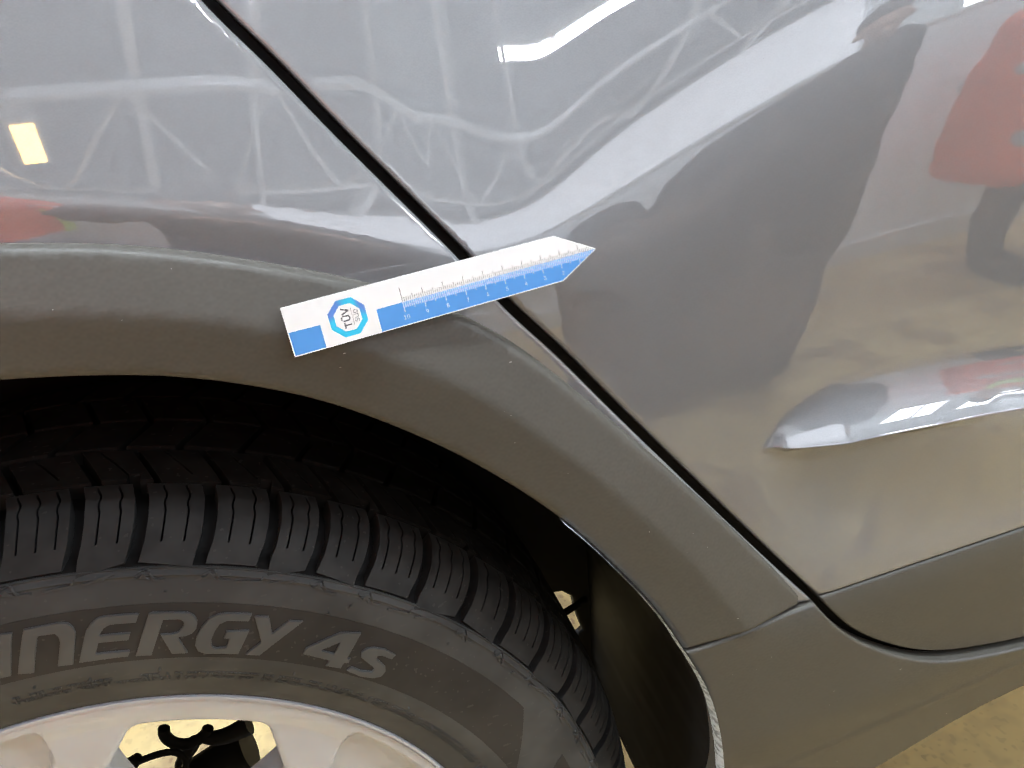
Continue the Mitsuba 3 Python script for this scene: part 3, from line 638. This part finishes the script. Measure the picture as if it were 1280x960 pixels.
# ---------------------------------------------------------------- the people seen mirrored in the paint
def limb(chain):
    return [m3.Manifold.batch_hull([m3.Manifold.sphere(ra, 14).translate(list(a)), m3.Manifold.sphere(rb, 14).translate(list(b))]) for (a, ra), (b, rb) in zip(chain[:-1], chain[1:])]
def skinmesh(parts, ref=.02, it=8):
    m = m3.Manifold.batch_boolean(parts, m3.OpType.Add).refine_to_length(ref)
    return trimesh.smoothing.filter_taubin(tm(m), iterations=it)
def hand(w, d, side_):
    """five bent fingers from a palm at w, pointing along d"""
    d = np.array(d, float) / np.linalg.norm(d); s = np.cross(d, [0, 0, 1.0]); s /= np.linalg.norm(s); n = np.cross(s, d)
    w = np.array(w, float); parts = limb([((w).tolist(), .026), ((w + d * .055).tolist(), .03)])
    for i, l in enumerate((.070, .080, .074, .058)):
        b = w + d * .075 + s * (.030 - .02 * i) * side_
        parts += limb([(b.tolist(), .0095), ((b + d * l * .5 - n * .006).tolist(), .009), ((b + d * l * .8 - n * .03).tolist(), .008)])
    b = w + d * .02 + s * .03 * side_
    parts += limb([(b.tolist(), .012), ((b + s * .03 * side_ + d * .035).tolist(), .0105), ((b + s * .03 * side_ + d * .06 - n * .015).tolist(), .009)])
    return skinmesh(parts, .006, 4)
def head(p, face):
    f = np.array(face, float) / np.linalg.norm(face); s = np.cross(f, [0, 0, 1.0]); s /= np.linalg.norm(s); u = np.cross(s, f); p = np.array(p, float)
    sp = lambda c, r: m3.Manifold.sphere(r, 20).translate((p + f * c[0] + s * c[1] + u * c[2]).tolist())
    parts = [m3.Manifold.batch_hull([sp((-.02, 0, .03), .088), sp((.035, 0, .0), .068), sp((.045, 0, -.075), .036)]),
             m3.Manifold.batch_hull([sp((.098, 0, .02), .008), sp((.116, 0, -.018), .012)]), sp((-.005, .083, -.01), .022), sp((-.005, -.083, -.01), .022), sp((.083, 0, -.058), .018),
             sp((.085, .032, .02), .014), sp((.085, -.032, .02), .014)] + limb([((p - u * .06 - f * .02).tolist(), .055), ((p - u * .17 - f * .035).tolist(), .06)])
    hair = m3.Manifold.batch_hull([sp((-.035, 0, .045), .092), sp((.01, 0, .062), .078)])
    return skinmesh(parts, .014, 3), tm(hair)
def person(text, J, face, top, legs, tape=None, coat=()):
    k = number('person'); lab(k, text, 'person')
    c, h = J['chest'], J['hip']
    tors = [m3.Manifold.batch_hull([m3.Manifold.sphere(r, 16).translate(list(q)) for q, r in ((J['sl'], .075), (J['sr'], .075), (J['hl'], .10), (J['hr'], .10), (c, .125))])]
    if coat: tors += [m3.Manifold.batch_hull([m3.Manifold.sphere(r, 14).translate(list(q)) for q, r in coat])]
    for s in 'lr': tors += limb([(J['s' + s], .072), (J['e' + s], .055), (J['w' + s], .042)])
    jk = skinmesh(tors)
    if coat:                                                        # folds in the cloth
        q = np.array(jk.vertices); nn = np.array(jk.vertex_normals)
        jk.vertices = q + nn * ((meshkit.fbm(q * [9, 9, 5], 4, 3) - .5) * .09)[:, None]
    scene[k + '__jacket'] = mikit.ply(jk, top, smooth=True)
    lg = [m3.Manifold.batch_hull([m3.Manifold.sphere(.105, 16).translate(list(J[q])) for q in ('hl', 'hr')])]
    for s in 'lr': lg += limb([(J['h' + s], .095), (J['k' + s], .07), (J['a' + s], .055)])
    scene[k + '__trousers'] = mikit.ply(skinmesh(lg), legs, smooth=True)
    for s in 'lr':
        a = np.array(J['a' + s]); t = np.array(J['t' + s])
        scene[number(k + '__boot')] = mikit.ply(skinmesh(limb([((a + [0, 0, .05]).tolist(), .055), ((a * [1, 1, 0] + [0, 0, .055]).tolist(), .052), (t.tolist(), .042)]), .02, 4), 'black', smooth=True)
        w = np.array(J['w' + s]); e = np.array(J['e' + s])
        scene[number(k + '__hand')] = mikit.ply(hand(w + (w - e) / np.linalg.norm(w - e) * .03, w - e, 1 if s == 'l' else -1), 'skin', smooth=True)
    hd, hr = head(J['head'], face)
    scene[k + '__head'] = mikit.ply(hd, 'skin', smooth=True); scene[k + '__hair'] = mikit.ply(hr, 'hair', smooth=True)
    if tape:
        for bone, t, r, m in tape:
            a, b = np.array(J[bone[0]]), np.array(J[bone[1]]); d = (b - a) / np.linalg.norm(b - a); q = a + (b - a) * t
            scene[number(k + '__tape')] = mikit.ply(tube([q - d * .03, q + d * .03], r, 28), m, smooth=40)
        stripes(k, J)
def stripes(k, J):
    for s in 'lr':
        sd = np.array(J['hr']) - np.array(J['hl']); sd = sd / np.linalg.norm(sd) * (-1 if s == 'l' else 1)
        q = [np.array(J[b + s]) + sd * o + np.array([0, .5 * o, 0]) for b, o in (('h', .085), ('k', .062), ('a', .048))]
        scene[number(k + '__stripe')] = mikit.ply(tube(q, .016), 'lime_tape', smooth=40)
def standing(x, y, yaw, lean=0.):
    cs, sn = math.cos(yaw), math.sin(yaw)
    def g(a, b, z): return [x + a * cs - b * sn, y + a * sn + b * cs, z]
    return dict(head=g(0, .05, 1.66), chest=g(0, .02, 1.25), hip=g(0, 0, .95), sl=g(-.18, 0, 1.43), sr=g(.18, 0, 1.43), hl=g(-.10, 0, .95), hr=g(.10, 0, .95), el=g(-.25, .0, 1.15), er=g(.25, .02, 1.15),
                wl=g(-.24, .12, .92), wr=g(.23, .14, .92), kl=g(-.11, .03, .52), kr=g(.11, .03, .52), al=g(-.11, 0, .16), ar=g(.11, 0, .16), tl=g(-.13, .16, .045), tr=g(.13, .16, .045))
HV = [(('hl', 'kl'), .75, .088, 'silver_tape'), (('hr', 'kr'), .75, .088, 'silver_tape'), (('kl', 'al'), .4, .072, 'silver_tape'), (('kr', 'ar'), .4, .072, 'silver_tape'), (('el', 'wl'), .4, .056, 'silver_tape'), (('er', 'wr'), .4, .056, 'silver_tape')]
def crouch(cx, cy, s=1.0):
    sh = [[cx - .22 * s, cy + .10, 1.02], [cx + .22 * s, cy + .08, 1.04]]
    return sh, dict(head=[cx, cy + .14, 1.24], chest=[cx, cy + .06, .82], hip=[cx, cy - .06, .5], sl=sh[0], sr=sh[1], hl=[cx - .11, cy - .07, .46], hr=[cx + .11, cy - .07, .46], el=[cx - .28, cy + .10, .78], er=[cx + .28, cy + .10, .78],
        wl=[cx - .13, cy + .13, .62], wr=[cx + .13, cy + .13, .62], kl=[cx - .2, cy + .22, .5], kr=[cx + .2, cy + .22, .5], al=[cx - .15, cy + .06, .14], ar=[cx + .15, cy + .06, .14], tl=[cx - .17, cy + .22, .045], tr=[cx + .17, cy + .2, .045])
wx, wy = 2.46, -1.66
sh, J = crouch(wx, wy)
person('worker in a long orange high-visibility jacket crouching by the low partition', J, (-.5, .86, -.1), 'orange_cloth', 'dark_cloth',
    coat=[(sh[0], .09), (sh[1], .09), ([wx - .24, wy + .2, .40], .07), ([wx + .24, wy + .2, .40], .07), ([wx - .24, wy - .05, .40], .07), ([wx + .24, wy - .05, .40], .07)])
wk = list(k for k in labels if k.startswith('person'))[-1]
for z0, z1 in ((.46, .52), (.74, .80)):
    e = .02 + .0 * z0; f = .09 * (z0 - .4)
    m = m3.Manifold.batch_hull([m3.Manifold.sphere(.06, 14).translate([wx + a * (.24 - f * .2), wy + b, z]) for a in (-1, 1) for b in (.215 - f * 1.2, -.06 + f * .6) for z in (z0 + .03,)])
    m = m.trim_by_plane([0, 0, 1], z0).trim_by_plane([0, 0, -1], -z1)
    scene[number(wk + '__tape')] = mikit.ply(tm(m), 'silver_tape', smooth=40)
for a in (-.13, .12): scene[number(wk + '__stripe')] = mikit.ply(tube([[wx + a, wy + .30, .38], [wx + a, wy + .265, .70], [wx + a * 1.1, wy + .215, 1.06]], .024), 'lime_tape', smooth=40)
person('worker in orange high-visibility clothes standing near the rear wheel', standing(-.40, -1.35, -.3), (.3, .95, -.3), 'orange_cloth', 'orange_cloth', HV)
cx, cy = 1.24, -1.44
sh, kn = [[cx - .27, cy + .10, 1.04], [cx + .27, cy + .08, 1.16]], [[cx - .34, cy + .2, .52], [cx + .17, cy + .2, .60]]
person('crouching person in a long dark coat with hands tucked away', dict(head=[cx + .20, cy + .12, 1.33], chest=[cx, cy + .06, .84], hip=[cx, cy - .06, .5], sl=sh[0], sr=sh[1],
    hl=[cx - .11, cy - .07, .46], hr=[cx + .11, cy - .07, .46], el=[cx - .30, cy + .08, .80], er=[cx + .28, cy + .08, .82], wl=[cx - .14, cy + .11, .62], wr=[cx + .13, cy + .11, .62],
    kl=kn[0], kr=kn[1], al=[cx - .34, cy + .06, .14], ar=[cx - .02, cy + .04, .14], tl=[cx - .36, cy + .2, .045], tr=[cx + .0, cy + .18, .045]), (-.35, .9, -.2), 'dark_cloth', 'dark_cloth',
    coat=[(sh[0], .09), (sh[1], .09), (kn[0], .085), (kn[1], .085), ([cx - .42, cy + .06, .08], .05), ([cx + .05, cy + .06, .08], .05), ([cx - .40, cy + .2, .08], .05), ([cx + .02, cy + .2, .08], .05)])
px, py = .24, -.86
sh = [[px - .19, py + .08, 1.00], [px + .19, py + .08, 1.00]]
person('person in dark clothes kneeling in front of the rear wheel', dict(head=[px, py + .12, 1.22], chest=[px, py + .03, .82], hip=[px, py - .05, .52], sl=sh[0], sr=sh[1], hl=[px - .10, py - .05, .48], hr=[px + .10, py - .05, .48],
    el=[px - .26, py + .16, .80], er=[px + .26, py + .16, .80], wl=[px - .13, py + .33, .84], wr=[px + .13, py + .33, .84], kl=[px - .14, py + .22, .50], kr=[px + .15, py + .16, .12],
    al=[px - .13, py + .16, .12], ar=[px + .15, py - .24, .12], tl=[px - .15, py + .30, .045], tr=[px + .16, py - .30, .05]), (0, .95, -.25), 'dark_cloth', 'dark_cloth')
